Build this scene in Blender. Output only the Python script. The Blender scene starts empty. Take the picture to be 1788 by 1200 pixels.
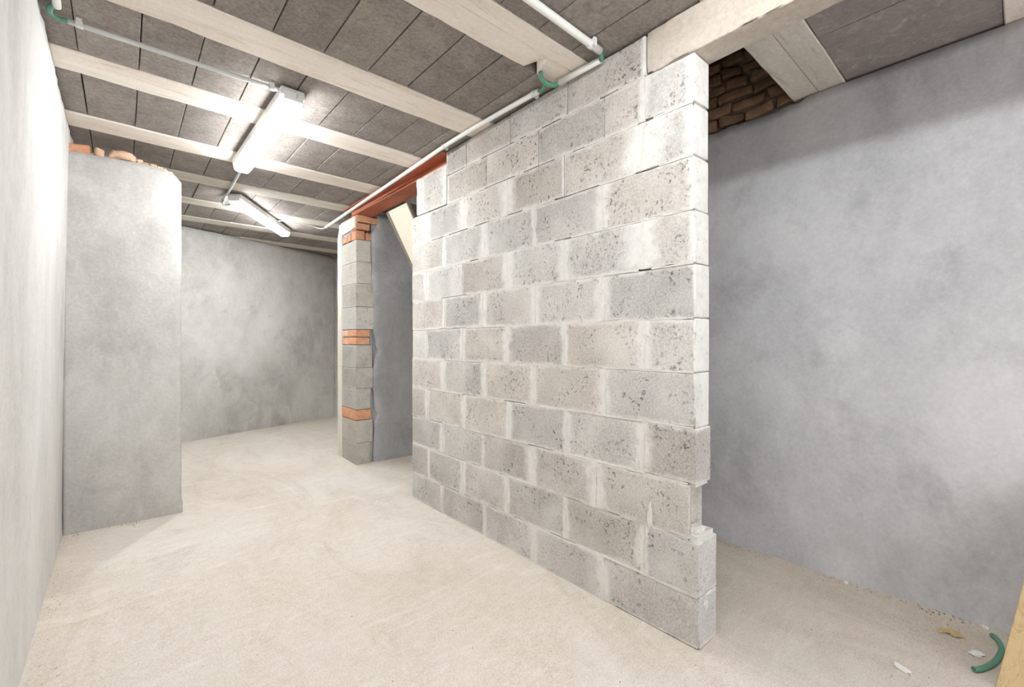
import bpy, bmesh, math, random
from mathutils import Vector, Matrix, noise as mn

# ------------------------------------------------------------------ camera, world, exposure
S = bpy.context.scene
COL = S.collection
cd = bpy.data.cameras.new('camera')
cam = bpy.data.objects.new('camera', cd)
COL.objects.link(cam)
CAM_H = 1.1617
cam.location = (0, 0, CAM_H)
cam.rotation_euler = (math.pi / 2, 0, math.radians(-41.185))
cd.sensor_width = 36.0
cd.lens = 36.0 * 778.65 / 1788
cd.clip_start = 0.02
S.camera = cam
DAY = 1.25
W = bpy.data.worlds.new('world')
S.world = W
W.use_nodes = True
W.node_tree.nodes['Background'].inputs[0].default_value = (.93, .96, 1, 1)     # overcast daylight, enters by the open end behind the camera
W.node_tree.nodes['Background'].inputs[1].default_value = DAY
S.view_settings.view_transform = 'Standard'
S.view_settings.look = 'None'
S.view_settings.gamma = 1
S.view_settings.use_curve_mapping = False
S.view_settings.exposure = 1.38
pd_ = bpy.data.lights.new('daylight_portal', 'AREA')
pd_.shape = 'RECTANGLE'
pd_.size, pd_.size_y = 2.9, 2.05
pd_.cycles.is_portal = True
po_ = bpy.data.objects.new('daylight_portal', pd_)
COL.objects.link(po_)
po_.location = (1.2, -2.30, 1.02)
po_.rotation_euler = (math.pi / 2, 0, 0)      # faces +Y, into the cellar
LAMP = 27.0          # radiance of the diffusers
LAMP_COL = (0.955, 0.985, 1.0, 1)
S.cycles.max_bounces = 12
S.cycles.diffuse_bounces = 8

CEIL = 2.45          # underside of the joists
XW, XB = 1.635, 1.752   # faces of the partition
XR = 2.68            # right wall


def lin(*rgb):
    o = []
    for c in rgb:
        c /= 255.0
        o.append(c / 12.92 if c <= .04045 else ((c + .055) / 1.055) ** 2.4)
    return (*o, 1)


def smooth(a, b, x):
    t = max(0, min(1, (x - a) / (b - a)))
    return t * t * (3 - 2 * t)


def floor_z(x, y):
    """the screed climbs a little towards the back of the cellar"""
    pts = [(-3, 0), (.8, 0), (3.0, .015), (4.1, .028), (6.1, .078), (9, .085)]
    for (a, za), (b, zb) in zip(pts, pts[1:]):
        if y <= b:
            return za + (zb - za) * max(0, (y - a) / (b - a))
    return .085


# ------------------------------------------------------------------ materials
class G:
    def __init__(self, name, rough=.9, spec=.2):
        self.m = bpy.data.materials.new(name)
        self.m.use_nodes = True
        self.t = self.m.node_tree
        self.b = self.t.nodes['Principled BSDF']
        self.b.inputs['Roughness'].default_value = rough
        self.b.inputs['Specular IOR Level'].default_value = spec
        self.co = self.n('ShaderNodeTexCoord').outputs['Object']

    def n(self, typ, **kw):
        nd = self.t.nodes.new(typ)
        for k, v in kw.items():
            if k.startswith('_'):
                setattr(nd, k[1:], v)
            else:
                key = int(k[1:]) if k[0] == 'i' and k[1:].isdigit() else k.replace('__', ' ')
                s = nd.inputs[key]
                if isinstance(v, bpy.types.NodeSocket):
                    self.t.links.new(v, s)
                else:
                    s.default_value = v
        return nd

    def mapping(self, scale=(1, 1, 1), loc=None, co=None):
        nd = self.n('ShaderNodeMapping', Vector=co or self.co)
        nd.inputs['Scale'].default_value = scale
        if loc is not None:
            if isinstance(loc, bpy.types.NodeSocket):
                self.t.links.new(loc, nd.inputs['Location'])
            else:
                nd.inputs['Location'].default_value = loc
        return nd.outputs[0]

    def noise(self, scale, detail=5, rough=.6, co=None, dist=0.0):
        return self.n('ShaderNodeTexNoise', Vector=co or self.co, Scale=scale, Detail=detail, Roughness=rough, Distortion=dist).outputs['Fac']

    def voro(self, scale, co=None, feature='F1'):
        return self.n('ShaderNodeTexVoronoi', _feature=feature, Vector=co or self.co, Scale=scale).outputs['Distance']

    def ramp(self, fac, *stops):
        nd = self.n('ShaderNodeValToRGB', Fac=fac)
        e = nd.color_ramp.elements
        while len(e) < len(stops):
            e.new(0.5)
        for k, (p, c) in enumerate(stops):
            e[k].position = p
            e[k].color = c if hasattr(c, '__len__') else (c, c, c, 1)
        return nd.outputs['Color']

    def mix(self, fac, a, b, blend='MIX'):
        nd = self.t.nodes.new('ShaderNodeMix')
        nd.data_type = 'RGBA'
        nd.blend_type = blend
        for i, v in ((0, fac), (6, a), (7, b)):
            if isinstance(v, bpy.types.NodeSocket):
                self.t.links.new(v, nd.inputs[i])
            else:
                nd.inputs[i].default_value = v
        return nd.outputs[2]

    def math(self, op, a, b=0.0, c=0.0, clamp=False):
        nd = self.t.nodes.new('ShaderNodeMath')
        nd.operation = op
        nd.use_clamp = clamp
        for i, v in enumerate((a, b, c)):
            if isinstance(v, bpy.types.NodeSocket):
                self.t.links.new(v, nd.inputs[i])
            else:
                nd.inputs[i].default_value = v
        return nd.outputs[0]

    def attr(self, name):
        return self.n('ShaderNodeAttribute', _attribute_type='OBJECT', _attribute_name=name).outputs['Fac']

    def rand(self):
        return self.n('ShaderNodeObjectInfo').outputs['Random']

    def col(self, c):
        if isinstance(c, bpy.types.NodeSocket):
            self.t.links.new(c, self.b.inputs['Base Color'])
        else:
            self.b.inputs['Base Color'].default_value = c
        return self

    def bump(self, h, strength=.4, dist=.004):
        nd = self.n('ShaderNodeBump', Height=h, Strength=strength, Distance=dist)
        self.t.links.new(nd.outputs[0], self.b.inputs['Normal'])
        return self


GREY = (.5, .5, .5, 1)


def mat_plaster(name, c0, c1, c2, streak=(1, 1, .35), film=None, dark=None, damp=0.0):
    g = G(name, .92, .12)
    co = g.mapping(streak)
    big = g.noise(1.5, 6, .62, co, .6)
    mid = g.noise(5.0, 6, .65, g.mapping((1, 1, .7)), .8)
    c = g.ramp(big, (.28, c0), (.5, c1), (.74, c2))
    c = g.mix(g.ramp(mid, (.40, 0.0), (.66, .7)), c, c2)
    fine = g.noise(55, 4, .7)
    c = g.mix(.15, c, g.ramp(fine, (.3, .2), (.7, .8)), 'OVERLAY')
    med = g.noise(17, 6, .75, g.mapping((1, 1, .6), (7.7, 2.1, 4.4)))
    c = g.mix(.10, c, g.ramp(med, (.25, .2), (.75, .8)), 'OVERLAY')
    blot = g.noise(.9, 4, .55, g.mapping((1, 1, .8), (1.3, 5.5, 9.2)), .3)
    c = g.mix(.45, c, g.ramp(blot, (.35, .32), (.65, .66)), 'OVERLAY')
    if dark:
        sp = g.noise(2.3, 7, .74, g.mapping((1, 1, 1), (3.1, 8.2, 1.7)), .15)
        c = g.mix(g.ramp(sp, (.55, 0.0), (.75, .6)), c, dark)
    # pin holes
    ph = g.voro(34)
    hole = g.math('LESS_THAN', ph, .035)
    c = g.mix(g.math('MULTIPLY', hole, .55), c, dark or lin(120, 118, 114))
    g.col(c)
    tro = g.noise(9, 5, .6, g.mapping((1, 1, .55)), 1.2)
    h = g.math('ADD', g.math('MULTIPLY', tro, .8), g.math('MULTIPLY', fine, .28))
    return g.bump(h, .6, .008).m


def mat_block(name, c0, c1, film, dark=0.5):
    """pressed concrete block: open pits, pale slurry left by the mortar at both ends"""
    g = G(name, .95, .1)
    rnd = g.rand()
    off = g.n('ShaderNodeCombineXYZ', X=g.math('MULTIPLY', rnd, 37.0), Y=g.math('MULTIPLY', rnd, 91.0), Z=g.math('MULTIPLY', rnd, 13.0)).outputs[0]
    co = g.mapping((1, 1, 1), off)
    base = g.ramp(g.noise(4, 5, .6, co), (.3, c0), (.7, c1))
    tint = g.math('MULTIPLY_ADD', rnd, .26, .87)
    base = g.mix(1.0, base, g.n('ShaderNodeCombineColor', Red=tint, Green=tint, Blue=tint).outputs[0], 'MULTIPLY')
    warm = g.ramp(g.math('FRACT', g.math('MULTIPLY', rnd, 7.3)), (.3, (1, 1, 1, 1)), (.9, (1.0, .955, .915, 1)))
    base = g.mix(1.0, base, warm, 'MULTIPLY')
    grain = g.noise(120, 3, .7, co)
    base = g.mix(.38, base, g.ramp(grain, (.3, .15), (.7, .85)), 'OVERLAY')
    patch = g.ramp(g.noise(7, 4, .65, co), (.42, 0.0), (.62, 1.0))
    pit = g.ramp(g.noise(58, 3, .6, co), (.32, 1.0), (.43, 0.0))
    pit = g.math('MULTIPLY', pit, patch)
    sep = g.n('ShaderNodeSeparateXYZ', Vector=g.co)
    nz = g.math('SUBTRACT', g.noise(11, 5, .65, co), .5)
    wob = g.math('MULTIPLY', nz, .05)
    d_l = g.math('ADD', g.math('ADD', g.math('ADD', sep.outputs['Y'], .003), g.attr('half_len')), g.math('MULTIPLY', nz, g.math('MULTIPLY', g.attr('film_l'), 2.0)))
    d_r = g.math('ADD', g.math('SUBTRACT', g.attr('half_len'), sep.outputs['Y']), g.math('MULTIPLY', nz, g.math('MULTIPLY', g.attr('film_r'), 2.0)))
    fl = g.n('ShaderNodeMapRange', Value=d_l, i1=g.math('MULTIPLY', g.attr('film_l'), 1.15), i2=g.math('MULTIPLY', g.attr('film_l'), .35)).outputs[0]
    fr = g.n('ShaderNodeMapRange', Value=d_r, i1=g.math('MULTIPLY', g.attr('film_r'), 1.15), i2=g.math('MULTIPLY', g.attr('film_r'), .35)).outputs[0]
    dz = g.math('SUBTRACT', g.attr('half_h'), g.math('ABSOLUTE', sep.outputs['Z']))
    fz = g.n('ShaderNodeMapRange', Value=g.math('ADD', dz, wob), i1=.020, i2=.003).outputs[0]
    fm = g.math('MAXIMUM', g.math('MAXIMUM', fl, fr), g.math('MULTIPLY', fz, .75))
    haze = g.ramp(g.noise(3.2, 5, .6, co), (.45, 0.0), (.75, .5))
    thin = g.ramp(g.noise(19, 5, .7, co), (.35, .62), (.6, .95))
    fm = g.math('MAXIMUM', g.math('MULTIPLY', fm, thin), haze, clamp=True)
    c = g.mix(fm, base, film)
    keep = g.math('MULTIPLY_ADD', fm, -.85, 1.0)
    pk = g.math('MULTIPLY', pit, keep)
    c = g.mix(g.math('MULTIPLY', pk, .8), c, lin(82, 78, 75))
    g.col(c)
    h = g.math('SUBTRACT', g.math('MULTIPLY', grain, .22), pk)
    return g.bump(h, .8, .005).m


def mat_mottle(name, c0, c1, scale=6, sc=(1, 1, 1), bump=.35, fine=70, c2=None, rough=.9, spec=.15, edge=None, rnd=.0, grain=.25):
    g = G(name, rough, spec)
    co = g.co
    if rnd:
        r = g.rand()
        off = g.n('ShaderNodeCombineXYZ', X=g.math('MULTIPLY', r, 31.0), Y=g.math('MULTIPLY', r, 57.0), Z=g.math('MULTIPLY', r, 19.0)).outputs[0]
        co = g.mapping((1, 1, 1), off)
    cs = g.mapping(sc, co=co)
    nz = g.noise(scale, 6, .65, cs, .4)
    c = g.ramp(nz, (.3, c0), (.7, c1))
    if c2:
        c = g.mix(g.ramp(g.noise(scale * 2.7, 5, .7, cs, .7), (.54, 0.0), (.74, .8)), c, c2)
    f = g.noise(fine, 4, .75, co)
    c = g.mix(grain, c, g.ramp(f, (.3, .2), (.7, .8)), 'OVERLAY')
    if rnd:
        tint = g.math('MULTIPLY_ADD', r, rnd, 1 - rnd / 2)
        c = g.mix(1.0, c, g.n('ShaderNodeCombineColor', Red=tint, Green=tint, Blue=tint).outputs[0], 'MULTIPLY')
    if edge:
        sep = g.n('ShaderNodeSeparateXYZ', Vector=g.co)
        wob = g.math('MULTIPLY_ADD', g.noise(24, 4, .7, co), .05, -.022)
        dx = g.math('SUBTRACT', g.attr('half_w'), g.math('ABSOLUTE', sep.outputs['X']))
        dy = g.math('SUBTRACT', g.attr('half_len'), g.math('ABSOLUTE', sep.outputs['Y']))
        e = g.n('ShaderNodeMapRange', Value=g.math('ADD', g.math('MINIMUM', dx, dy), wob), i1=.006, i2=-.006).outputs[0]
        c = g.mix(g.math('MULTIPLY', e, g.attr('film')), c, edge)
    g.col(c)
    h = g.math('ADD', nz, g.math('MULTIPLY', f, .8))
    return g.bump(h, bump, .003).m


def mat_plain(name, c, rough=.5, spec=.4, emit=0, ecol=None):
    g = G(name, rough, spec)
    g.col(g.mix(g.ramp(g.noise(25, 4, .6), (.4, 0.0), (.8, .18)), c, (c[0] * .7, c[1] * .7, c[2] * .68, 1)))
    if emit:
        g.b.inputs['Emission Color'].default_value = ecol
        g.b.inputs['Emission Strength'].default_value = emit
    return g.m


def mat_floor():
    g = G('dusty screed', .95, .08)
    co = g.mapping((1, 1, 1))
    a = g.noise(.9, 6, .6, co, .5)
    c = g.ramp(a, (.3, lin(206, 196, 183)), (.5, lin(212, 204, 194)), (.7, lin(217, 212, 204)))
    rub = g.noise(2.2, 7, .72, g.mapping((1, .35, 1)), 1.4)
    c = g.mix(g.ramp(rub, (.48, 0.0), (.70, .65)), c, lin(188, 177, 163))
    sc = g.noise(5, 7, .7, g.mapping((.35, 1.6, 1)), 1.0)
    c = g.mix(g.ramp(sc, (.55, 0.0), (.70, .5)), c, lin(230, 226, 219))
    grit = g.noise(150, 3, .8)
    c = g.mix(.45, c, g.ramp(grit, (.3, .2), (.7, .8)), 'OVERLAY')
    mot = g.noise(23, 6, .8, g.mapping((.7, 1.3, 1)))
    c = g.mix(.22, c, g.ramp(mot, (.25, .2), (.75, .8)), 'OVERLAY')
    spot = g.math('MULTIPLY', g.math('LESS_THAN', g.voro(16), .06), g.ramp(g.noise(3, 3, .6), (.5, 0.0), (.6, .7)))
    c = g.mix(spot, c, lin(150, 132, 112))
    # browner, less trodden dust in the side passage and along the left wall
    sep = g.n('ShaderNodeSeparateXYZ', Vector=g.co)
    wobble = g.math('MULTIPLY', g.math('SUBTRACT', g.noise(1.5, 5, .6), .5), .9)
    px = g.n('ShaderNodeMapRange', Value=g.math('ADD', sep.outputs['X'], wobble), i1=1.35, i2=2.1).outputs[0]
    pl = g.n('ShaderNodeMapRange', Value=g.math('ADD', sep.outputs['X'], wobble), i1=.05, i2=-.4).outputs[0]
    c = g.mix(g.math('MULTIPLY', g.math('MAXIMUM', px, pl), .28), c, g.mix(1.0, c, (.86, .79, .71, 1), 'MULTIPLY'))
    g.col(c)
    h = g.math('ADD', g.math('MULTIPLY', rub, .9), g.math('ADD', g.math('MULTIPLY', sc, .7), g.math('MULTIPLY', grit, .3)))
    return g.bump(h, .5, .010).m


def mat_wood(name, c0, c1, axis=2, rough=.7):
    g = G(name, rough, .25)
    sc = [9, 9, 9]
    sc[axis] = .7
    co = g.mapping(tuple(sc))
    w = g.noise(3.2, 6, .65, co, 1.6)
    c = g.ramp(w, (.3, c0), (.5, c1), (.62, c0), (.8, c1))
    kn = g.noise(1.7, 3, .5, g.mapping((1, 1, 1)), 0)
    c = g.mix(g.ramp(kn, (.6, 0.0), (.8, .35)), c, c0)
    g.col(c)
    return g.bump(w, .2, .002).m


M = {}
M['left'] = mat_plaster('pale lime plaster', lin(190, 188, 185), lin(204, 202, 199), lin(216, 214, 211), (1, 1.4, .18))
M['stub'] = mat_plaster('smooth grey plaster', lin(174, 172, 168), lin(190, 188, 184), lin(204, 202, 199), (1, 1, .5), None, lin(170, 167, 161))
M['back'] = mat_plaster('mottled cement plaster', lin(168, 166, 161), lin(192, 190, 185), lin(208, 206, 202), (.8, .8, .6), None, lin(140, 137, 130))
M['right'] = mat_plaster('blue grey cement plaster', lin(180, 180, 182), lin(191, 191, 193), lin(202, 202, 204), (1, .6, .9), None, lin(150, 149, 150))
M['pier_plaster'] = mat_plaster('dark cement plaster', lin(142, 142, 143), lin(156, 156, 157), lin(172, 171, 170), (1, 1, .6), None, lin(120, 119, 119))
M['pale_plaster'] = mat_plaster('cream plaster edge', lin(198, 192, 180), lin(210, 205, 194), lin(220, 216, 206))
M['block'] = mat_block('pressed concrete block', lin(172, 169, 165), lin(195, 192, 188), lin(222, 220, 216))
M['pier_block'] = mat_block('grey pier block', lin(160, 157, 151), lin(176, 173, 167), lin(196, 192, 184))
M['mortar'] = mat_mottle('dry mortar', lin(206, 202, 196), lin(220, 217, 212), 9, bump=.4, c2=lin(196, 191, 184))
M['dark_mortar'] = mat_mottle('old mortar', lin(120, 112, 100), lin(160, 150, 136), 12, bump=.6)
M['ceil_block'] = mat_mottle('ceiling infill block', lin(128, 120, 115), lin(150, 142, 136), 7, bump=.9, fine=62, c2=lin(112, 105, 100), edge=lin(186, 178, 168), rnd=.16, grain=.45)
M['ceil_block_r'] = mat_mottle('smooth ceiling infill block', lin(134, 126, 123), lin(148, 140, 137), 4, bump=.25, fine=60, c2=lin(176, 168, 164), edge=lin(180, 172, 164), rnd=.05)
M['slab'] = mat_mottle('raw slab', lin(96, 90, 86), lin(112, 106, 100), 5)
M['joist'] = mat_mottle('whitewashed concrete joist', lin(218, 206, 194), lin(233, 225, 216), 3.0, (.35, 3.0, 1), .3, 60, c2=lin(196, 176, 156), rnd=.05)
M['joist_grey'] = mat_mottle('weathered concrete joist', lin(190, 182, 170), lin(212, 205, 194), 3.0, (.4, 3.0, 1), .3, 60, c2=lin(170, 158, 142), rnd=.05)
M['lintel'] = mat_mottle('whitewashed lintel', lin(176, 164, 151), lin(200, 191, 181), 2.4, (1, .5, 1.6), .5, 50, c2=lin(182, 164, 144))
M['floor'] = mat_floor()
M['brick'] = mat_mottle('orange brick', lin(192, 134, 102), lin(212, 164, 132), 16, bump=.7, fine=90, c2=lin(224, 186, 156), rnd=.2)
M['brick_pale'] = mat_mottle('dusty brick', lin(206, 166, 134), lin(226, 200, 178), 12, bump=.7, fine=90, c2=lin(196, 150, 112), rnd=.16)
M['old_brick'] = mat_mottle('old brown brick', lin(120, 92, 74), lin(156, 126, 102), 9, bump=.9, fine=60, c2=lin(160, 142, 112), rnd=.35)
M['pvc'] = mat_plain('white conduit', lin(226, 226, 222), .45)
M['pvc_grey'] = mat_plain('light grey conduit', lin(196, 197, 195), .5)
M['flex'] = mat_plain('green corrugated tube', lin(94, 146, 124), .45)
M['flex_grey'] = mat_plain('grey corrugated tube', lin(128, 130, 128), .5)
M['clip'] = mat_plain('clear plastic clip', lin(212, 214, 210), .35)
M['steel'] = mat_mottle('red lead steel', lin(164, 92, 68), lin(192, 118, 88), 5, (1, .4, 1), .15, 60, c2=lin(140, 74, 52), rough=.6, spec=.3)
M['cream'] = mat_mottle('cream board', lin(236, 226, 206), lin(242, 234, 218), 3, bump=.05)
M['batten'] = mat_wood('grey batten', lin(122, 114, 102), lin(146, 138, 125), 0)
M['yellow_wood'] = mat_wood('yellow plywood', lin(186, 158, 114), lin(210, 184, 142), 2)
M['straw'] = mat_plain('straw', lin(210, 188, 140), .8)
M['flake'] = mat_plain('white plaster crumb', lin(236, 234, 230), .8)
M['chip'] = mat_mottle('stone chips', lin(112, 96, 80), lin(170, 154, 134), 30, rnd=.3)
M['housing'] = mat_plain('pale lamp housing', lin(228, 229, 227), .4)
M['diffuser'] = mat_plain('lit diffuser', lin(245, 245, 245), .3, .4, LAMP, LAMP_COL)

# ------------------------------------------------------------------ mesh helpers


def link(name, me, mat=None, parent=None, loc=None, rot=None):
    o = bpy.data.objects.new(name, me)
    COL.objects.link(o)
    if mat is not None and me is not None and not me.materials:
        me.materials.append(mat)
    if loc is not None:
        o.location = loc
    if rot is not None:
        o.rotation_euler = rot
    if parent is not None:
        o.parent = parent
    return o


def tag(o, label=None, cat=None, group=None, kind=None):
    for k, v in (('label', label), ('category', cat), ('group', group), ('kind', kind)):
        if v:
            o[k] = v
    return o


def mesh(name, verts, faces, smooth_=False):
    me = bpy.data.meshes.new(name)
    me.from_pydata([tuple(v) for v in verts], [], faces)
    if smooth_:
        for p in me.polygons:
            p.use_smooth = True
    bm = bmesh.new()
    bm.from_mesh(me)
    bmesh.ops.recalc_face_normals(bm, faces=bm.faces)
    bm.to_mesh(me)
    bm.free()
    me.update()
    return me


def lattice_axis(h, r, n):
    inner = [-h + r + (2 * (h - r)) * k / n for k in range(n + 1)]
    return [-h] + inner + [h]


def rblock(name, size, seg=(2, 5, 3), r=.004, jit=.0012, chip=.004, seed=0, shear=None):
    """box with rounded, lightly chipped edges; local origin at its centre"""
    h = [s / 2 for s in size]
    r = min(r, min(h) * .45)
    ax = [lattice_axis(h[i], r, seg[i]) for i in range(3)]
    n = [len(a) - 1 for a in ax]
    idx, vs, fs = {}, [], []
    so = Vector((seed * 3.17 % 97, seed * 7.31 % 89, seed * 1.93 % 83))

    def vert(i, j, k):
        key = (i, j, k)
        if key in idx:
            return idx[key]
        p = Vector((ax[0][i], ax[1][j], ax[2][k]))
        q = Vector([max(-h[a] + r, min(h[a] - r, p[a])) for a in range(3)])
        d = p - q
        ne = sum(1 for a in range(3) if abs(d[a]) > 1e-9)
        if d.length > 0:
            p = q + d.normalized() * r
        sp = p * 9 + so
        p = p + Vector((mn.noise(sp), mn.noise(sp + Vector((31, 0, 0))), mn.noise(sp + Vector((0, 47, 0))))) * jit
        if ne >= 2 and chip:
            c = max(0, mn.noise(p * 26 + so * 1.3) - .12) * 2.2 * chip
            p = p - d.normalized() * c
        if shear:
            p = shear(p)
        idx[key] = len(vs)
        vs.append(p)
        return idx[key]
    for a in range(3):
        b, c = (a + 1) % 3, (a + 2) % 3
        for side in (0, n[a]):
            for j in range(n[b]):
                for k in range(n[c]):
                    ks = []
                    for dj, dk in ((0, 0), (1, 0), (1, 1), (0, 1)):
                        t = [0, 0, 0]
                        t[a] = side
                        t[b] = j + dj
                        t[c] = k + dk
                        ks.append(vert(*t))
                    fs.append(ks)
    me = mesh(name, vs, fs, True)
    nv = [Vector() for _ in me.vertices]        # area weighted, so that flat sides stay flat up to the rounded edge
    for p in me.polygons:
        for v in p.vertices:
            nv[v] += p.normal * p.area
    me.normals_split_custom_set_from_vertices([q.normalized() for q in nv])
    return me


def boxes(name, bs):
    vs, fs = [], []
    for (x0, x1, y0, y1, z0, z1) in bs:
        b = len(vs)
        vs += [(x, y, z) for z in (z0, z1) for y in (y0, y1) for x in (x0, x1)]
        fs += [[b + i for i in q] for q in ((0, 1, 3, 2), (4, 6, 7, 5), (0, 4, 5, 1), (2, 3, 7, 6), (0, 2, 6, 4), (1, 5, 7, 3))]
    return mesh(name, vs, fs)


def slab(name, nu, nv, fn, back):
    """a front sheet of nu x nv cells with real thickness behind it"""
    vs = [Vector(fn(i / nu, j / nv)) for j in range(nv + 1) for i in range(nu + 1)]
    w = nu + 1
    fs = [[j * w + i, j * w + i + 1, (j + 1) * w + i + 1, (j + 1) * w + i] for j in range(nv) for i in range(nu)]
    nf = len(fs)
    ring = [i for i in range(nu + 1)] + [j * w + nu for j in range(1, nv + 1)] + [nv * w + i for i in range(nu - 1, -1, -1)] + [j * w for j in range(nv - 1, 0, -1)]
    b = len(vs)
    back = Vector(back)
    vs += [vs[k] + back for k in ring]
    L = len(ring)
    fs += [[ring[k], b + k, b + (k + 1) % L, ring[(k + 1) % L]] for k in range(L)]
    fs.append([b + k for k in range(L)])
    me = mesh(name, vs, fs)
    for p in me.polygons[:nf]:
        p.use_smooth = True
    return me


def sweep(name, pts, rad, n=12, step=.02, ribs=None, hollow=False):
    """tube along a smooth path through pts; ribs=(pitch, depth) makes it corrugated"""
    P = [Vector(p) for p in pts]
    path = []
    ext = [P[0] * 2 - P[1]] + P + [P[-1] * 2 - P[-2]]
    for a, b, c, d in zip(ext, ext[1:], ext[2:], ext[3:]):
        m = max(1, int((c - b).length / step))
        for k in range(m):
            t = k / m
            path.append(.5 * ((2 * b) + (c - a) * t + (2 * a - 5 * b + 4 * c - d) * t * t + (3 * b - a - 3 * c + d) * t ** 3))
    path.append(P[-1])
    vs, fs = [], []
    up = Vector((0, 0, 1))
    run = 0
    prev = None
    for i, p in enumerate(path):
        t = (path[min(i + 1, len(path) - 1)] - path[max(i - 1, 0)]).normalized()
        if i:
            run += (p - path[i - 1]).length
        u = up - t * up.dot(t)
        if u.length < .2:
            u = prev - t * prev.dot(t)
        u.normalize()
        prev = u
        v = t.cross(u)
        rr = rad
        if ribs:
            rr = rad - ribs[1] * (.5 + .5 * math.cos(run / ribs[0] * 2 * math.pi))
        for k in range(n):
            a = 2 * math.pi * k / n
            vs.append(p + (u * math.cos(a) + v * math.sin(a)) * rr)
    m = len(path)
    for i in range(m - 1):
        for k in range(n):
            fs.append([i * n + k, i * n + (k + 1) % n, (i + 1) * n + (k + 1) % n, (i + 1) * n + k])
    for base, q, s in ((0, path[0], -1), ((m - 1) * n, path[-1], 1)):
        t = (path[1] - path[0]).normalized() if s < 0 else (path[-1] - path[-2]).normalized()
        if hollow:          # open bore
            b = len(vs)
            for k in range(n):
                vs.append(q + (vs[base + k] - q) * .68)
            for k in range(n):
                vs.append(q + (vs[base + k] - q) * .6 - t * s * .02)
            for k in range(n):
                k2 = (k + 1) % n
                fs.append([base + k, base + k2, b + k2, b + k])
                fs.append([b + k, b + k2, b + n + k2, b + n + k])
            fs.append([b + n + k for k in range(n)])
        else:
            fs.append([base + k for k in range(n)])
    return mesh(name, vs, fs, True)


def rock(name, size, seed, sub=2, rough=.22):
    bm = bmesh.new()
    bmesh.ops.create_icosphere(bm, subdivisions=sub, radius=.5)
    so = Vector((seed * 5.3, seed * 2.9, seed * 8.7))
    for v in bm.verts:
        p = v.co.copy()
        # push towards a box, then break it up
        m = max(abs(c) for c in p)
        q = p * (.5 / m)
        p = p.lerp(q, .55)
        p *= 1 + rough * mn.noise(p * 3.1 + so) + rough * .5 * mn.noise(p * 7 + so)
        v.co = Vector((p.x * size[0], p.y * size[1], p.z * size[2]))
    me = bpy.data.meshes.new(name)
    bm.to_mesh(me)
    bm.free()
    return me


# ------------------------------------------------------------------ the shell
def floor_fn(u, v):
    x, y = -.6 + 3.6 * u, -2.4 + 9.6 * v
    n = mn.noise(Vector((x * 1.7, y * 1.7, 0))) * .004 + mn.noise(Vector((x * 6, y * 6, 3))) * .0018
    return (x, y, floor_z(x, y) + n)


fl = link('floor', slab('floor', 64, 160, floor_fn, (0, 0, -.15)), M['floor'])
tag(fl, kind='structure')


def left_fn(u, v):
    y, z = -2.3 + 8.6 * u, -.06 + (CEIL - .004 + .06) * v
    x = -.266 + .028 * (max(z, 0) / CEIL) ** 1.5
    x += .006 * mn.noise(Vector((y * 1.3, z * .7, 1))) + .0025 * mn.noise(Vector((y * 7, z * 3, 5)))
    if z > 2.3:
        x += .010 * mn.noise(Vector((y * 11, 2.2, 9))) * (z - 2.3) / .15
    if z < .1:
        x += .010 * (1 - max(z, 0) / .1) * (.5 + .5 * mn.noise(Vector((y * 5, 0, 2))))
    return (x, y, z)


wl = link('wall_left', slab('wall_left', 150, 46, left_fn, (-.14, 0, 0)), M['left'])
tag(wl, kind='structure')

BA, BB = Vector((-.36, 5.705, 0)), Vector((2.43, 6.78, 0))


def back_fn(u, v):
    p = BA.lerp(BB, u)
    z = -.03 + (CEIL - .004 + .03) * v
    n = Vector((BB.y - BA.y, -(BB.x - BA.x), 0)).normalized()
    k = .006 * mn.noise(Vector((u * 4, z * 1.5, 1))) + .003 * mn.noise(Vector((u * 14, z * 5, 5)))
    if v > .97:
        z += .006 * mn.noise(Vector((u * 30, 0, 3)))
    return (p.x + n.x * k, p.y + n.y * k, z)


tag(link('wall_back', slab('wall_back', 60, 44, back_fn, (-.05, .14, 0)), M['back']), kind='structure')


def side_fn(u, v):
    y, z = 4.60 + 2.22 * u, -.02 + (CEIL - .004 + .02) * v
    return (2.40 + .004 * mn.noise(Vector((y * 2, z * 2, 8))), y, z)


tag(link('wall_far_right', slab('wall_far_right', 30, 30, side_fn, (.14, 0, 0)), M['back']), kind='structure')


def right_fn(u, v):
    y = -2.3 + (4.10 + 2.3) * u
    top = CEIL - .004
    if .77 < y < 1.34:      # plaster stops short, ragged, at the open bay
        top = 2.425 + .022 * mn.noise(Vector((y * 13, 1, 4))) + .010 * mn.noise(Vector((y * 40, 2, 4)))
    z = -.05 + (top + .05) * v
    x = XR + .006 * mn.noise(Vector((y * 1.5, z * 1.5, 3))) + .003 * mn.noise(Vector((y * 7, z * 5, 7)))
    if z < .12:
        x -= .022 * (1 - max(0, z) / .12) ** 2 * (.6 + .8 * mn.noise(Vector((y * 4, 0, 6))))
    return (x, y, z)


wr = link('wall_right', slab('wall_right', 150, 48, right_fn, (.02, 0, 0)), M['right'])
tag(wr, kind='structure')
link('masonry_core', boxes('masonry_core', [(2.722, 2.86, -2.3, 4.1, -.05, 3.16)]), M['dark_mortar'], wr)

tag(link('wall_front', boxes('wall_front', [(-.4, 2.86, -2.42, -2.28, 2.05, 2.60), (-.4, -.22, -2.42, -2.28, -.05, 2.05), (2.66, 2.86, -2.42, -2.28, -.05, 2.05)]), M['left']), kind='structure')

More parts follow.
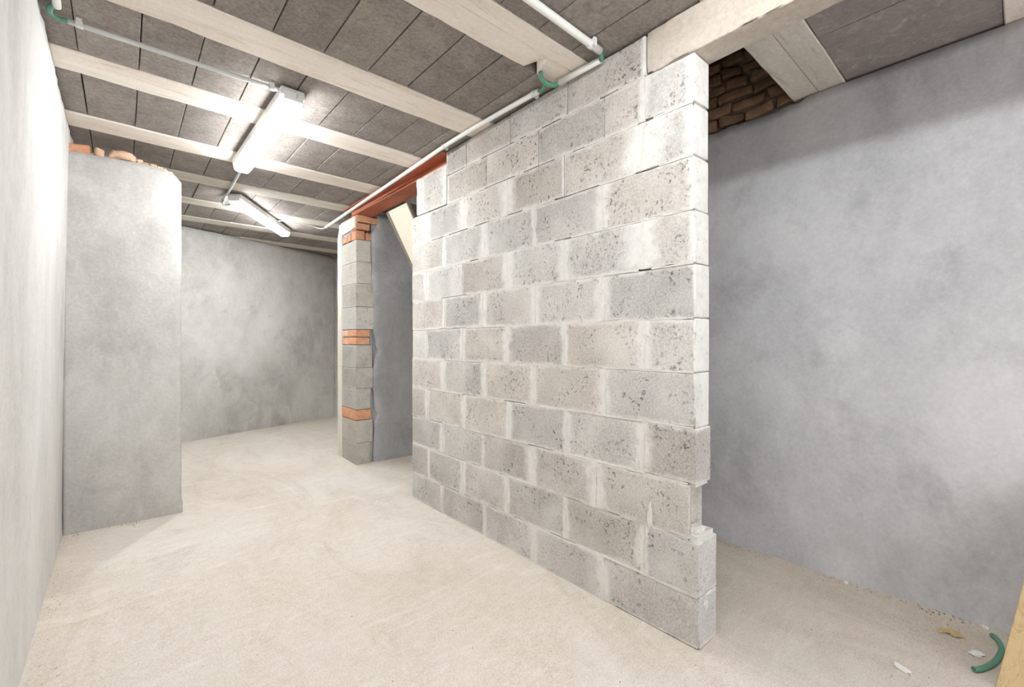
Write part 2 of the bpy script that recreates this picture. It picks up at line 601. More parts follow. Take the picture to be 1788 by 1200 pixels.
# ---- ceiling: raw slab above, joists and infill blocks under it
JO = [(-1.62, -1.40), (-.90, -.68), (-.18, .045), (.572, .800), (1.314, 1.530), (2.050, 2.265), (2.757, 2.962), (3.490, 3.700), (4.163, 4.366), (4.862, 5.062), (5.562, 5.762), (6.250, 6.450)]
ce = link('ceiling', boxes('ceiling', [(-.6, 1.78, -2.4, 7.0, 2.605, 2.72), (1.78, 2.9, -2.4, .80, 2.605, 2.72), (1.78, 2.9, 1.314, 7.0, 2.605, 2.72),
                                       (1.70, 1.78, .78, 1.34, 2.72, 3.18), (1.78, 2.9, .70, .80, 2.72, 3.18), (1.78, 2.9, 1.314, 1.41, 2.72, 3.18), (1.70, 2.9, .70, 1.41, 3.12, 3.24)]), M['slab'])
tag(ce, kind='structure')
rng = random.Random(4)
edges = [(-2.35, -1.62)] + [(a[1], b[0]) for a, b in zip(JO, JO[1:])] + [(6.45, 6.95)]
for bi, (ya, yb) in enumerate(edges):
    xs = [-.35, -.145] + [.06 + .205 * k for k in range(8)]      # ... 1.495
    xs += [1.70]
    spans = list(zip(xs, xs[1:]))
    if abs(ya - .80) < .01:
        pass                                                     # bay left open over the passage
    elif yb < .6:
        spans += [(1.70, 1.93), (1.93, 2.22), (2.22, 2.51), (2.51, 2.80)]
    else:
        spans += [(1.70, 1.90), (1.90, 2.105), (2.105, 2.31), (2.31, 2.515), (2.515, 2.80)]
    for (xa, xb) in spans:
        right = xa >= 1.69 and yb < .6
        sx, sy = xb - xa - (.0025 if right else rng.choice([.003, .005, .007])), yb - ya - .006
        zb = 2.456 + rng.uniform(-.002, .003)
        me = rblock('ceiling_block', (sx, sy, .138), (3, 5, 1), .002, .0004, .004, rng.random() * 90)
        o = link('ceiling_block', me, M['ceil_block_r' if right else 'ceil_block'], ce, ((xa + xb) / 2, (ya + yb) / 2, zb + .069), (rng.uniform(-.003, .003), rng.uniform(-.006, .006), 0))
        o['half_w'] = sx / 2
        o['half_len'] = sy / 2
        o['film'] = rng.choice([0.0, .15, .3, .75])

JL = {
    3: 'wide two-strip concrete joist over the side passage, between brick opening and smooth grey ceiling',
    4: 'nearest wide whitewashed joist, chipped at its wall end above the green tube loop',
    5: 'cream whitewashed joist between the long ceiling conduit and the nearest wide joist',
    6: 'whitewashed joist crossing behind the near end of the big batten lamp',
    7: 'whitewashed joist passing the far end of the big batten lamp, meeting the red steel beam',
    8: 'weathered joist crossing the thin grey conduit between the two batten lamps',
    9: 'joist lit brightest by the slanted far lamp at its near end',
    10: 'thin pale joist crossing above the middle of the slanted far lamp',
    11: 'farthest pale joist, running into the slanting back wall',
}


def joist(k):
    ya, yb = JO[k]
    w = yb - ya
    seam = k in (3, 4)
    prof = [(-w / 2, .15), (-w / 2, .004), (-w / 2 + .004, 0)]
    if seam:
        s = .0 if k == 3 else -.015
        prof += [(s - .004, 0), (s, .006), (s + .003, .001)]
    else:
        prof += [(-w / 6, 0), (w / 6, 0)]
    prof += [(w / 2 - .004, 0), (w / 2, .004), (w / 2, .15)]
    x0, x1 = -.40, 2.84
    if k >= 11:
        x1 = 2.39
    N = 70
    vs, fs = [], []
    for i in range(N + 1):
        x = x0 + (x1 - x0) * i / N
        for q, (y, z) in enumerate(prof):
            yy, zz = y, z
            if q in (1, 2):
                e = .004 * mn.noise(Vector((x * 4, k * 3.3, 1))) + .006 * max(0, mn.noise(Vector((x * 9, k * 5.1, 2))) - .25)
                yy += e
                zz += e * .5
            if q in (len(prof) - 3, len(prof) - 2):
                e = .004 * mn.noise(Vector((x * 4, k * 9.3, 4))) + .008 * max(0, mn.noise(Vector((x * 8, k * 7.7, 6))) - .2)
                if k == 4:
                    e += .045 * smooth(1.40, 1.445, x) * (1 - smooth(1.452, 1.466, x))
                yy -= e
                zz += max(0, e) * .5
            if z < .05:
                zz += .0015 * mn.noise(Vector((x * 3, y * 8, k)))
            vs.append((x, (ya + yb) / 2 + yy, CEIL + zz))
    m = len(prof)
    for i in range(N):
        for q in range(m - 1):
            fs.append([i * m + q, i * m + q + 1, (i + 1) * m + q + 1, (i + 1) * m + q])
        fs.append([i * m + m - 1, i * m, (i + 1) * m, (i + 1) * m + m - 1])
    fs.append(list(range(m)))
    fs.append([N * m + q for q in range(m)])
    o = link('ceiling_joist', mesh('ceiling_joist', vs, fs), M['joist_grey' if k in (3, 8, 9, 10, 11) else 'joist'])
    if k in JL:
        tag(o, JL[k], 'joist', 'concrete ceiling joists')
    else:
        tag(o, ('farthest joist behind the camera, over the open daylight end', 'joist over the camera, first one behind the picture', 'joist end at the top right corner beyond the smooth grey ceiling panels')[k], 'joist', 'concrete ceiling joists')
    return o


for k in range(len(JO)):
    joist(k)

# lintel that carries the ceiling on from the block wall towards the camera
ln = link('lintel_beam', rblock('lintel_beam', (XB + .014 - XW, 1.022 + 2.25, .174), (3, 130, 5), .006, .004, .030, 77), M['lintel'], None, ((XW + XB + .014) / 2, (1.022 - 2.25) / 2, 2.2745 + .087))
tag(ln, 'deep whitewashed lintel beam resting on the near end of the block wall', 'beam')

# ------------------------------------------------------------------ brick showing in the open bay over the passage
rng = random.Random(21)
z = 2.375
row = 0
while z < 3.08:
    hz = rng.uniform(.064, .078)
    y = .42 + (row % 2) * .12 + rng.uniform(-.03, .03)
    while y < 1.55:
        L = rng.uniform(.12, .20)
        me = rblock('brick', (.05, L - .012, hz - .010), (1, 5, 2), .024, .022, .014, rng.random() * 90)
        link('brick', me, M['old_brick'], wr, (2.722 + rng.uniform(-.012, .010), y + L / 2, z + hz / 2), (rng.uniform(-.03, .03), 0, rng.uniform(-.04, .04)))
        y += L
    z += hz
    row += 1

# ------------------------------------------------------------------ the partition of concrete blocks
ROWS = [
    [3.0, 2.588, 2.120, 1.694, 1.244, .801], [3.0, 2.765, 2.345, 1.913, 1.469, 1.036, .799], [3.0, 2.588, 2.136, 1.701, 1.286, .839],
    [3.0, 2.784, 2.333, 1.893, 1.463, 1.037, .808], [3.0, 2.569, 2.124, 1.697, 1.236, .816], [3.0, 2.800, 2.352, 1.915, 1.476, 1.033, .814],
    [3.0, 2.563, 2.138, 1.686, 1.248, .816], [3.0, 2.800, 2.349, 1.908, 1.482, 1.041, .816], [3.0, 2.563, 2.119, 1.692, 1.250, .818],
    [3.0, 2.790, 2.333, 1.908, 1.480, 1.039, .818], [2.530, 2.100, 1.662, 1.237, 1.036, .816], [2.539, 2.308, 1.883, 1.460, 1.028]]
ZF = [.012, .205, .419, .622, .838, 1.050, 1.262, 1.470, 1.678, 1.886, 2.094, 2.286, 2.444]
ZN = [.000, .200, .408, .622, .838, 1.051, 1.259, 1.469, 1.674, 1.881, 2.083, 2.272, 2.444]
# width of the mortar slurry either side of every head joint, 0 = tight dark joint
FILM = [[0, .018, .020, .045, .040, .0], [0, .022, .045, .035, .022, .035, .0], [0, .04, .022, .05, .06, 0], [0, .04, .035, .045, .03, .05, .0],
        [0, .055, .045, .035, .050, .02], [0, .022, .05, .05, .025, .05, .03], [0, .022, .055, .045, .05, .03], [0, .04, .008, .07, .05, .10, .05],
        [0, .02, .055, .018, .06, .08], [0, .05, .07, .075, .008, .12, .08], [.03, .0, .0, .0, .03, .10], [.02, .0, .0, .0, .05]]
rng = random.Random(11)


def zrow(k, y):
    t = (y - .8) / 2.2
    return ZN[k] + (ZF[k] - ZN[k]) * t


bw = link('block_wall', None)
tag(bw, 'unplastered grey concrete block partition wall with a missing half block near the floor', 'wall')
core = []
for k, ys in enumerate(ROWS):
    xb = 1.782 if k < 2 else (1.745 if k == 2 else XB)
    core.append((XW + .012, xb - .008, ys[-1] + (.07 if k == 2 else .012), ys[0] - .012, zrow(k, 1.9) - .012, zrow(k + 1, 1.9) + (.012 if k < 11 else -.02)))
core.append((XW + .012, XB - .008, 2.545, 2.93, 2.09, 2.34))
link('mortar_bed', boxes('mortar_bed', core), M['mortar'], bw)
for k, ys in enumerate(ROWS):
    xb = 1.782 if k < 2 else (1.745 if k == 2 else XB)
    for j, (y1, y0) in enumerate(zip(ys, ys[1:])):
        first, last = j == 0, j == len(ys) - 2
        gl = .0035 if FILM[k][j + 1] < .01 else .002       # gap towards the camera
        a, b = y0 + (0 if last else gl), y1 - (0 if first else gl)
        ym = (a + b) / 2
        gz = .0020 if k >= 8 else .0012
        z0, z1 = zrow(k, ym) + (gz if k else 0), zrow(k + 1, ym) - gz
        if k == 3 and last:
            z0 += .002
        slope = (zrow(k, b) - zrow(k, a)) / (b - a)
        sl2 = (zrow(k + 1, b) - zrow(k + 1, a)) / (b - a)
        hh = (z1 - z0) / 2

        hollow = k == 2 and last

        def shear(p, s0=slope, s1=sl2, hh=hh, hollow=hollow):
            t = (p.z / hh + 1) / 2
            if hollow and p.y < -.1:           # grooved end of the block whose neighbour is missing
                p = Vector((p.x, p.y + .038 * max(0, 1 - ((p.x - .008) / .040) ** 2) ** .5, p.z))
            return Vector((p.x, p.y, p.z + p.y * (s0 + (s1 - s0) * t)))
        pr = rng.uniform(-.0025, .0025)
        chip = .012 if last else .005
        me = rblock('block', (xb - XW, b - a, z1 - z0), (14 if hollow else 2, 9, 5), .005 if last else .003, .0014, chip, rng.random() * 99, shear)
        o = link('block', me, M['block'], bw, ((XW + xb) / 2 + pr, ym, (z0 + z1) / 2))
        o['half_len'] = (b - a) / 2
        o['half_h'] = hh
        # -Y end faces the camera side
        o['film_l'] = FILM[k][j + 1] * rng.uniform(.8, 1.2) * (.55 if last else 1) + (.0001 if last else .005)
        o['film_r'] = FILM[k][j] * rng.uniform(.6, 1.0) + .004

# squared-off plastered piece under the steel beam
def patch_shear(p):
    return Vector((p.x, p.y + (.012 * mn.noise(Vector((p.z * 14, 3, 3))) if p.y > .15 else 0), p.z + (.006 * mn.noise(Vector((p.y * 20, 1, 1))) if p.z > .1 else 0)))


o = link('block', rblock('block', (XB - XW, .40, .268), (2, 12, 8), .006, .002, .014, 8.8, patch_shear), M['block'], bw, ((XW + XB) / 2, 2.736, 2.098 + .134))
o['half_len'], o['half_h'], o['film_l'], o['film_r'] = .2, .134, .07, .12
o['label'] = 'block end smeared over with pale mortar under the red beam'

# flush mortar: bed joints (broken here and there) and thick smears over the head joints
def strip(points, x, depth=.008):
    """irregular mortar ribbon lying in the joint: points = [(y, z, half width)]"""
    vs, fs = [], []
    for (y, zz, w, ax) in points:
        for s, xx in ((-1, x + depth), (-.55, x), (.55, x - .0006), (1, x + depth)):
            vs.append((xx, y + (s * w if ax else 0), zz + (0 if ax else s * w)))
    for i in range(len(points) - 1):
        for q in range(3):
            fs.append([i * 4 + q, i * 4 + q + 1, i * 4 + q + 5, i * 4 + q + 4])
    return vs, fs


rng = random.Random(5)
for k in range(1, 12):
    y1, y0 = min(ROWS[k - 1][0], ROWS[k][0]), max(ROWS[k - 1][-1], ROWS[k][-1])
    open_p = .55 if k >= 9 else (.28 if k in (1, 2) else .16)
    vs, fs, run = [], [], []
    y = y0 + .004
    state = True

    def flush(run):
        if len(run) > 1:
            v, f = strip(run, XW - .0012)
            b = len(vs)
            vs.extend(v)
            fs.extend([[b + i for i in q] for q in f])
    nxt = y
    while y < y1:
        if y >= nxt:
            state = rng.random() > open_p
            nxt = y + rng.uniform(.05, .22)
            if not state:
                flush(run)
                run = []
                nxt = y + rng.uniform(.03, .16)
        if state:
            w = .0055 + .0035 * mn.noise(Vector((y * 30, k * 3.7, 0))) + .003 * mn.noise(Vector((y * 9, k * 1.7, 4)))
            run.append((y, zrow(k, y) + .0015 * mn.noise(Vector((y * 22, k, 7))), max(.003, w), 0))
        y += .012
    flush(run)
    if vs:
        link('bed_joint', mesh('bed_joint', vs, fs), M['mortar'], bw)
for k, ys in enumerate(ROWS):
    for j in range(1, len(ys) - 1):
        f = FILM[k][j]
        if f < .01:
            continue
        y = ys[j]
        pts = []
        z0, z1 = zrow(k, y) + .002, zrow(k + 1, y) - .002
        n = 12
        for i in range(n + 1):
            w = .0045 + f * .08 + f * .20 * mn.noise(Vector((i * .75, k * 3.1, j * 5.3)))
            pts.append((y + .003 * mn.noise(Vector((i * .6, j, k))), z0 + (z1 - z0) * i / n, max(.003, w), 1))
        v, fc = strip(pts, XW - .0008)
        link('head_joint', mesh('head_joint', v, fc), M['mortar'], bw)
# mortar lumps left at the missing half block
for (y, zz, s, sd) in ((.845, .425, (.09, .05, .045), 3), (.83, .418, (.06, .03, .03), 4)):
    link('mortar_lump', rock('mortar_lump', s, sd, 3, .35), M['mortar'], bw, (1.70, y, zz))
link('mortar_lump', rock('mortar_lump', (.016, .022, .10), 9, 3, .5), M['mortar'], bw, (XW, 1.005, .455))
for (xx, zz, s, sd) in ((1.690, .165, (.028, .010, .018), 12), (1.700, .150, (.016, .008, .026), 13), (1.712, .196, (.05, .010, .008), 15)):
    link('mortar_lump', rock('mortar_lump', s, sd, 3, .6), M['mortar'], bw, (xx, .803, zz))

# ------------------------------------------------------------------ plastered stub wall on the left
TOP = [(-.30, 2.306), (-.254, 2.308), (-.11, 2.313), (.10, 2.322), (.221, 2.311), (.257, 2.297), (.303, 2.243)]


def stub_top(x):
    for (a, za), (b, zb) in zip(TOP, TOP[1:]):
        if x <= b:
            return za + (zb - za) * (x - a) / (b - a)
    return TOP[-1][1]


def stub_fn(u, v):
    x = -.262 + (.303 + .262) * u
    zt = stub_top(x) + .004 * mn.noise(Vector((x * 25, 0, 1)))
    z = -.03 + (zt + .03) * v
    y = 3.73 + .004 * mn.noise(Vector((x * 3, z * 2, 4))) + .0015 * mn.noise(Vector((x * 12, z * 8, 9)))
    if u == 1:
        y += .006
        x += .003 * mn.noise(Vector((z * 7, 0, 3))) + (.006 if z < .1 else 0)
    return (x, y, z)


st = link('wall_stub', slab('wall_stub', 36, 60, stub_fn, (0, .2, 0)), M['stub'])
tag(st, 'short grey plastered wall stub standing against the left wall, rubble on top', 'wall')

# broken bricks and rubble on it
def rubble(name, size, seed, loc, rot, mat, sub=3, rough=.3):
    o = link(name, rock(name, size, seed, sub, rough), mat, None, loc, rot)
    return o


def brick_chunk(size, seed):
    me = rblock('broken_brick', size, (7, 5, 4), .009, .017, .026, seed)
    return me


o = link('broken_brick', brick_chunk((.100, .10, .060), 3.3), M['brick'], None, (-.203, 3.80, 2.343), (0, -.03, .06))
tag(o, 'large orange broken brick on the wall stub, against the left wall', 'brick', 'rubble on the wall stub')
o = link('broken_brick', brick_chunk((.042, .085, .052), 5.9), M['brick_pale'], None, (-.107, 3.785, 2.342), (.1, .2, .05))
tag(o, 'tilted half brick with a pale dusty face beside the large orange broken brick', 'brick', 'rubble on the wall stub')
o = link('broken_brick', brick_chunk((.122, .09, .054), 7.7), M['brick_pale'], None, (.008, 3.80, 2.352), (.05, .06, -.1))
tag(o, 'dusty pinkish brick lying in the middle of the wall stub top', 'brick', 'rubble on the wall stub')
rng = random.Random(8)
ORD = ['First', 'Second', 'Third', 'Fourth', 'Fifth', 'Sixth', 'Seventh', 'Eighth', 'Ninth', 'Tenth', 'Eleventh', 'Twelfth']
for i in range(12):
    t = i / 11
    x = .090 + .172 * t
    s = (.040, .027, .033, .024, .030, .034, .021, .028, .030, .019, .024, .014)[i]
    y = 3.752 + rng.uniform(0, .03)
    o = link('rubble_stone', rock('rubble_stone', (s * .5, s * .9, s * .72), i + 2, 2, .5), M['brick_pale'], None, (x, y, stub_top(x) + s * .36), (rng.random() * 3, rng.random(), rng.random() * 3))
    tag(o, ORD[i] + ' pinkish rubble crumb right of the dusty brick on the wall stub top', 'stone', 'rubble on the wall stub')
for i in range(9):          # dust the crumbs lie in
    t = i / 8
    x = .08 + .185 * t
    s = rng.uniform(.020, .030)
    link('rubble_dust', rock('rubble_dust', (s * 1.6, .06, s * .5), i + 40, 2, .4), M['brick_pale'], st, (x, 3.79 + rng.uniform(-.02, .02), stub_top(x) + .002))

# ------------------------------------------------------------------ the pier of blocks and bricks with its plastered return
PX, PY = 1.642, 4.080
k_ = .991
def pz(z):
    return CAM_H + (z - CAM_H) * k_


pier = link('pillar', None)
tag(pier, 'block and brick pillar end with three orange brick bands under the red steel beam', 'pillar')
link('pillar_core', boxes('pillar_core', [(PX + .010, 1.80, PY + .012, PY + .46, -.01, pz(2.15)), (1.80, 2.70, PY + .03, PY + .46, -.01, 2.442), (PX + .01, 1.80, PY + .10, PY + .46, pz(2.14), 2.352)]), M['pier_plaster'], pier)
zs = [0, .221, .431, .538, .732, .931, 1.146, 1.296, 1.511, 1.731, 1.935, 2.14]
rng = random.Random(31)
for i, (a, b) in enumerate(zip(zs, zs[1:])):
    za, zb = pz(a), pz(b)
    if i == 0:
        za = .0
    if i == 2:          # single course of brick
        link('brick', rblock('brick', (.150, .345, zb - za - .008), (4, 8, 3), .006, .003, .01, 3), M['brick'], pier, (PX + .073, PY + .176, (za + zb) / 2))
    elif i == 6:        # double course
        hz = (zb - za - .012) / 2
        for q in range(2):
            zc = za + .004 + hz / 2 + q * (hz + .006)
            ysplit = .185 + .02 * q
            link('brick', rblock('brick', (.135, ysplit - .006, hz - .004), (4, 5, 3), .005, .003, .008, 10 + q), M['brick'], pier, (PX + .066, PY + ysplit / 2 - .002, zc))
            link('brick', rblock('brick', (.135, .345 - ysplit - .006, hz - .004), (4, 5, 3), .005, .003, .010, 20 + q), M['brick_pale' if q else 'brick'], pier, (PX + .068, PY + (ysplit + .345) / 2, zc))
    else:
        wx = .145 + rng.uniform(-.012, .03)
        o = link('block', rblock('block', (wx, .352, zb - za - .003), (3, 6, 4), .0025, .0012, .005, rng.random() * 90), M['pier_block'], pier, (PX + wx / 2 + rng.uniform(-.001, .002), PY + .177, (za + zb) / 2))
        o['half_len'], o['half_h'], o['film_l'], o['film_r'] = .176, (zb - za) / 2, .004, .02
# three ragged courses of brick under the beam
for (x0, x1, y0, y1, z0, z1, sd, rz) in ((0, .215, -.006, .11, 2.318, 2.385, 41, .03), (.004, .135, 0, .10, 2.245, 2.308, 42, -.02), (.0, .085, .0, .12, 2.148, 2.238, 43, 0), (.092, .165, .004, .09, 2.150, 2.230, 44, .12), (.0, .12, .128, .20, 2.150, 2.232, 45, -.05), (.0, .12, .21, .33, 2.150, 2.215, 46, .03)):
    link('brick', rblock('brick', (x1 - x0, y1 - y0, (z1 - z0) * k_ - .004), (4, 4, 3), .007, .006, .016, sd), M['brick'], pier, (PX + (x0 + x1) / 2, PY + (y0 + y1) / 2, pz((z0 + z1) / 2) - .006), (0, 0, rz))
# plaster: the wide dark coat on the near face, a pale band down the far edge, a cream patch at the top
def coat_fn(u, v):
    z = .0 + 2.40 * v
    rag = .018 * mn.noise(Vector((z * 4.3, 1, 2))) + .010 * mn.noise(Vector((z * 13, 4, 2)))
    for zc, dz, a in ((.48, .05, .035), (1.2, .10, .03), (1.08, .05, .035), (2.33, .08, .06)):
        rag += a * math.exp(-((z - zc) / dz) ** 2)
    xl = 1.792 + .026 * smooth(.2, 2.2, 2.3 - z) + rag
    x = xl + (2.70 - xl) * u
    y = PY - .004 + .003 * mn.noise(Vector((x * 4, z * 3, 7))) + .0015 * mn.noise(Vector((x * 15, z * 11, 7)))
    if u == 0:
        y += .012
    return (x, y, z)


link('plaster_coat', slab('plaster_coat', 26, 90, coat_fn, (0, .022, 0)), M['pier_plaster'], pier)


def edge_fn(u, v):
    z = .0 + 2.34 * v
    ya = PY + .350 + .008 * mn.noise(Vector((z * 6, 3, 1)))
    yb = PY + .470 - .05 * smooth(2.18, 2.34, z)
    y = ya + (yb - ya) * u
    x = PX - .007 + .003 * mn.noise(Vector((y * 20, z * 5, 3)))
    if u in (0, 1):
        x += .006
    return (x, y, z)


link('plaster_edge', slab('plaster_edge', 6, 70, edge_fn, (.02, 0, 0)), M['pale_plaster'], pier)


def cap_fn(u, v):
    y = PY + .012 + .355 * u
    zb = pz(2.255) + .012 * mn.noise(Vector((y * 22, 1, 5))) - .02 * u
    z = zb + (2.355 - zb) * v
    return (PX - .004 + .003 * mn.noise(Vector((y * 16, z * 14, 2))), y, z)


link('plaster_patch', slab('plaster_patch', 14, 6, cap_fn, (.02, 0, 0)), M['pale_plaster'], pier)

# ------------------------------------------------------------------ red steel beam
SX0, SX1, SZ0, SZ1 = 1.641, 1.797, 2.366, 2.447
tf, tw = .007, .010
xm = (SX0 + SX1) / 2
prof = [(SX0, SZ0), (SX1, SZ0), (SX1, SZ0 + tf), (xm + tw, SZ0 + tf + .004), (xm + tw, SZ1 - tf - .004), (SX1, SZ1 - tf), (SX1, SZ1), (SX0 - .014, SZ1), (SX0 - .014, SZ1 - tf), (xm - tw - .02, SZ1 - tf - .004), (xm - tw - .02, SZ0 + tf + .004), (SX0, SZ0 + tf)]
vs, fs = [], []
ylist = [2.545 + (4.30 - 2.545) * i / 10 for i in range(11)]
m = len(prof)
for y in ylist:
    w = (y - 2.545) / 1.755
    vs += [(x - (.012 + .012 * w if q in (7, 8) else .006 * w - .004), y, z) for q, (x, z) in enumerate(prof)]
for i in range(10):
    for q in range(m):
        fs.append([i * m + q, i * m + (q + 1) % m, (i + 1) * m + (q + 1) % m, (i + 1) * m + q])
fs += [list(range(m)), [10 * m + q for q in range(m)]]
o = link('steel_beam', mesh('steel_beam', vs, fs), M['steel'])
tag(o, 'red oxide painted steel I-beam spanning from the pillar to the block wall', 'beam')

# ------------------------------------------------------------------ cream board leaning up behind the block wall
brd = link('sloping_board', None)
tag(brd, 'cream sloping board with grey edges leaning under the red beam behind the block wall', 'board')
d = Vector((2.044 - 1.770, 0, 1.831 - 2.34)).normalized()
n_ = Vector((-d.z, 0, d.x))     # points up/right, away from the camera
p0 = Vector((1.795, 0, 2.342))
Ls = 1.62


def plank(name, y0, y1, t0, t1, mat):
    vs = []
    for s in (0.0, Ls):
        for y in (y0, y1):
            for t in (t0, t1):
                q = p0 + d * s + n_ * t
                vs.append((q.x, y, q.z))
    fs = [(0, 1, 3, 2), (4, 6, 7, 5), (0, 4, 5, 1), (2, 3, 7, 6), (0, 2, 6, 4), (1, 5, 7, 3)]
    me = mesh(name, vs, fs)
    bm = bmesh.new()
    bm.from_mesh(me)
    bmesh.ops.bevel(bm, geom=bm.edges[:], offset=.002, segments=1, affect='EDGES')
    bm.to_mesh(me)
    bm.free()
    return link(name, me, mat, brd)


plank('panel', 3.40, 3.735, 0, .020, M['cream'])
plank('edge_batten', 3.737, 3.775, -.004, .024, M['batten'])
plank('edge_batten', 3.380, 3.398, -.003, .024, M['batten'])

# ------------------------------------------------------------------ batten lamps
def lamp(loc, rz, label, L=1.22):
    root = link('batten_lamp', None, None, None, loc, (0, 0, rz))
    tag(root, label, 'lamp', 'white batten lamps on the ceiling')
    # local z=0 is the underside of the diffuser
    pd = [(-.050, .046), (-.051, .034), (-.045, .012), (-.035, .002), (-.018, 0), (.018, 0), (.035, .002), (.045, .012), (.051, .034), (.050, .046)]
    vs, fs = [], []
    sec = [(-L / 2 + .014, .82, .006), (-L / 2 + .028, 1, 0), (L / 2 - .028, 1, 0), (L / 2 - .014, .82, .006)]
    for (y, s, dz) in sec:
        vs += [(x * s, y, .046 - (.046 - z) * (1 if not dz else .78)) for x, z in pd]
    m = len(pd)
    for i in range(len(sec) - 1):
        for q in range(m):
            fs.append([i * m + q, i * m + (q + 1) % m, (i + 1) * m + (q + 1) % m, (i + 1) * m + q])
    fs += [list(range(m)), [(len(sec) - 1) * m + q for q in range(m)]]
    link('diffuser', mesh('diffuser', vs, fs), M['diffuser'], root)
    link('housing', rblock('housing', (.114, L - .022, .047), (3, 6, 1), .008, 0, 0), M['housing'], root, (0, 0, .0640))
    for s in (-1, 1):
        me = rblock('end_cap', (.090, .016, .046), (4, 1, 3), .008, 0, 0)
        link('end_cap', me, M['housing'], root, (0, s * (L / 2 - .006), .043))
        link('clip', rblock('clip', (.010, .008, .024), (1, 1, 1), .002, 0, 0), M['clip'], root, (.016, s * (L / 2 + .007), .044))
    return root


lamp((.643, 3.02, 2.362), math.radians(.8), 'large bright batten lamp near the middle of the ceiling, parallel to the block wall')
lamp((1.054, 4.95, 2.362), -math.atan2(.676, 1.032), 'far slanted batten lamp, askew to the joists in the back of the cellar')
lamp((.90, .20, 2.362), 0, 'batten lamp on the ceiling beside the lintel, just above the picture')

# ------------------------------------------------------------------ conduits, clips, tubes
def clip_on(parent, p, axis, rad, mat=M['clip']):
    """plastic saddle: a ring round the pipe with a tab up to the ceiling"""
    p = Vector(p)
    a = Vector(axis).normalized()
    me = sweep('clip', [p - a * .011, p, p + a * .011], rad + .003, 14, .01)
    o = link('clip', me, mat, parent)
    side = a.cross(Vector((0, 0, 1))).normalized()
    bm = bmesh.new()
    bm.from_mesh(me)
    r = bmesh.ops.create_cube(bm, size=1)
    q = p + side * (rad + .006)
    rot = Matrix((a, side, Vector((0, 0, 1)))).transposed()
    for v in r['verts']:
        v.co = q + rot @ Vector((v.co.x * .018, v.co.y * .010, v.co.z * .034))
    bm.to_mesh(me)
    bm.free()
    return o


ZC = 2.434
c1 = link('conduit', sweep('conduit', [(-.160, 2.478, ZC), (.23, 2.467, ZC), (.625, 2.452, ZC)], .0105, 14, .1), M['pvc_grey'])
tag(c1, 'pale conduit pipe along the ceiling from the left wall to the large lamp', 'pipe', 'cable conduits')
clip_on(c1, (-.128, 2.477, ZC), (1, 0, 0), .0105)
clip_on(c1, (.560, 2.455, ZC), (1, 0, 0), .0105)
c2 = link('conduit', sweep('conduit', [(.60, 1.185, ZC - .002), (1.562, 1.205, ZC - .002)], .0155, 16, .1), M['pvc'])
tag(c2, 'thick white conduit running off the top of the picture above the block wall', 'pipe', 'cable conduits')
clip_on(c2, (1.497, 1.204, ZC - .002), (1, 0, 0), .0155, M['pvc'])
c3 = link('conduit', sweep('conduit', [(1.600, 1.478, 2.430), (1.604, 1.236, 2.425)], .0140, 16, .1), M['pvc'])
tag(c3, 'short white conduit along the block wall top between the two green tube bends', 'pipe', 'cable conduits')
c4 = link('conduit', sweep('conduit', [(1.578, 1.600, 2.432), (1.566, 2.02, 2.433), (1.562, 2.446, 2.431), (1.578, 3.1, 2.418), (1.590, 4.745, 2.366)], .0132, 14, .08), M['pvc'])
tag(c4, 'long white conduit along the block wall top, sagging past the red steel beam', 'pipe', 'cable conduits')
clip_on(c4, (1.577, 1.63, 2.432), (0, 1, 0), .0132)
clip_on(c4, (1.562, 2.446, 2.431), (0, 1, 0), .0132)
c5 = link('conduit', sweep('conduit', [(.652, 3.63, 2.432), (.680, 4.625, 2.432)], .0100, 12, .1), M['pvc_grey'])
tag(c5, 'thin grey conduit linking the large lamp to the slanted far lamp', 'pipe', 'cable conduits')
c6 = link('conduit', sweep('conduit', [(-.184, 2.395, ZC), (-.178, 2.20, ZC), (-.176, 1.6, ZC)], .0130, 14, .1), M['pvc'])
tag(c6, 'stub of white conduit at the top left corner, ending by a green bend', 'pipe', 'cable conduits')

RB = (.006, .0016)
def flex(pts, r, label, mat='flex', hollow=False, ribs=RB):
    o = link('corrugated_tube', sweep('corrugated_tube', pts, r, 12, .0015 if ribs else .01, ribs, hollow), M[mat])
    tag(o, label, 'tube', 'flexible cable tubes')
    return o


flex([(-.158, 2.478, ZC), (-.185, 2.474, ZC - .004), (-.206, 2.450, ZC - .006), (-.205, 2.415, ZC - .005), (-.190, 2.392, ZC)], .0095, 'green tube bend at the top left corner between two conduits')
flex([(1.601, 1.478, 2.429), (1.585, 1.500, 2.420), (1.550, 1.512, 2.418), (1.510, 1.508, 2.425), (1.480, 1.490, 2.436)], .0120, 'green tube bend curling from the short conduit up to the chipped joist')
flex([(1.578, 1.602, 2.431), (1.574, 1.575, 2.422), (1.560, 1.545, 2.420), (1.540, 1.520, 2.438)], .0085, 'green tube hanging from the near end of the long wall conduit')
flex([(1.560, 1.206, 2.432), (1.585, 1.214, 2.424), (1.600, 1.224, 2.420), (1.604, 1.240, 2.425)], .0085, 'short green tube link at the end of the thick white conduit')
flex([(.623, 2.452, ZC), (.645, 2.453, ZC - .004), (.656, 2.452, ZC - .018), (.657, 2.436, 2.415), (.650, 2.418, 2.408)], .0085, 'green tube bend above the near end cap of the large lamp')
flex([(.680, 4.62, 2.430), (.674, 4.66, 2.418), (.688, 4.705, 2.405), (.718, 4.69, 2.405), (.742, 4.64, 2.412), (.752, 4.606, 2.420)], .0100, 'grey tube loop at the near end of the slanted far lamp', 'flex_grey', ribs=None)
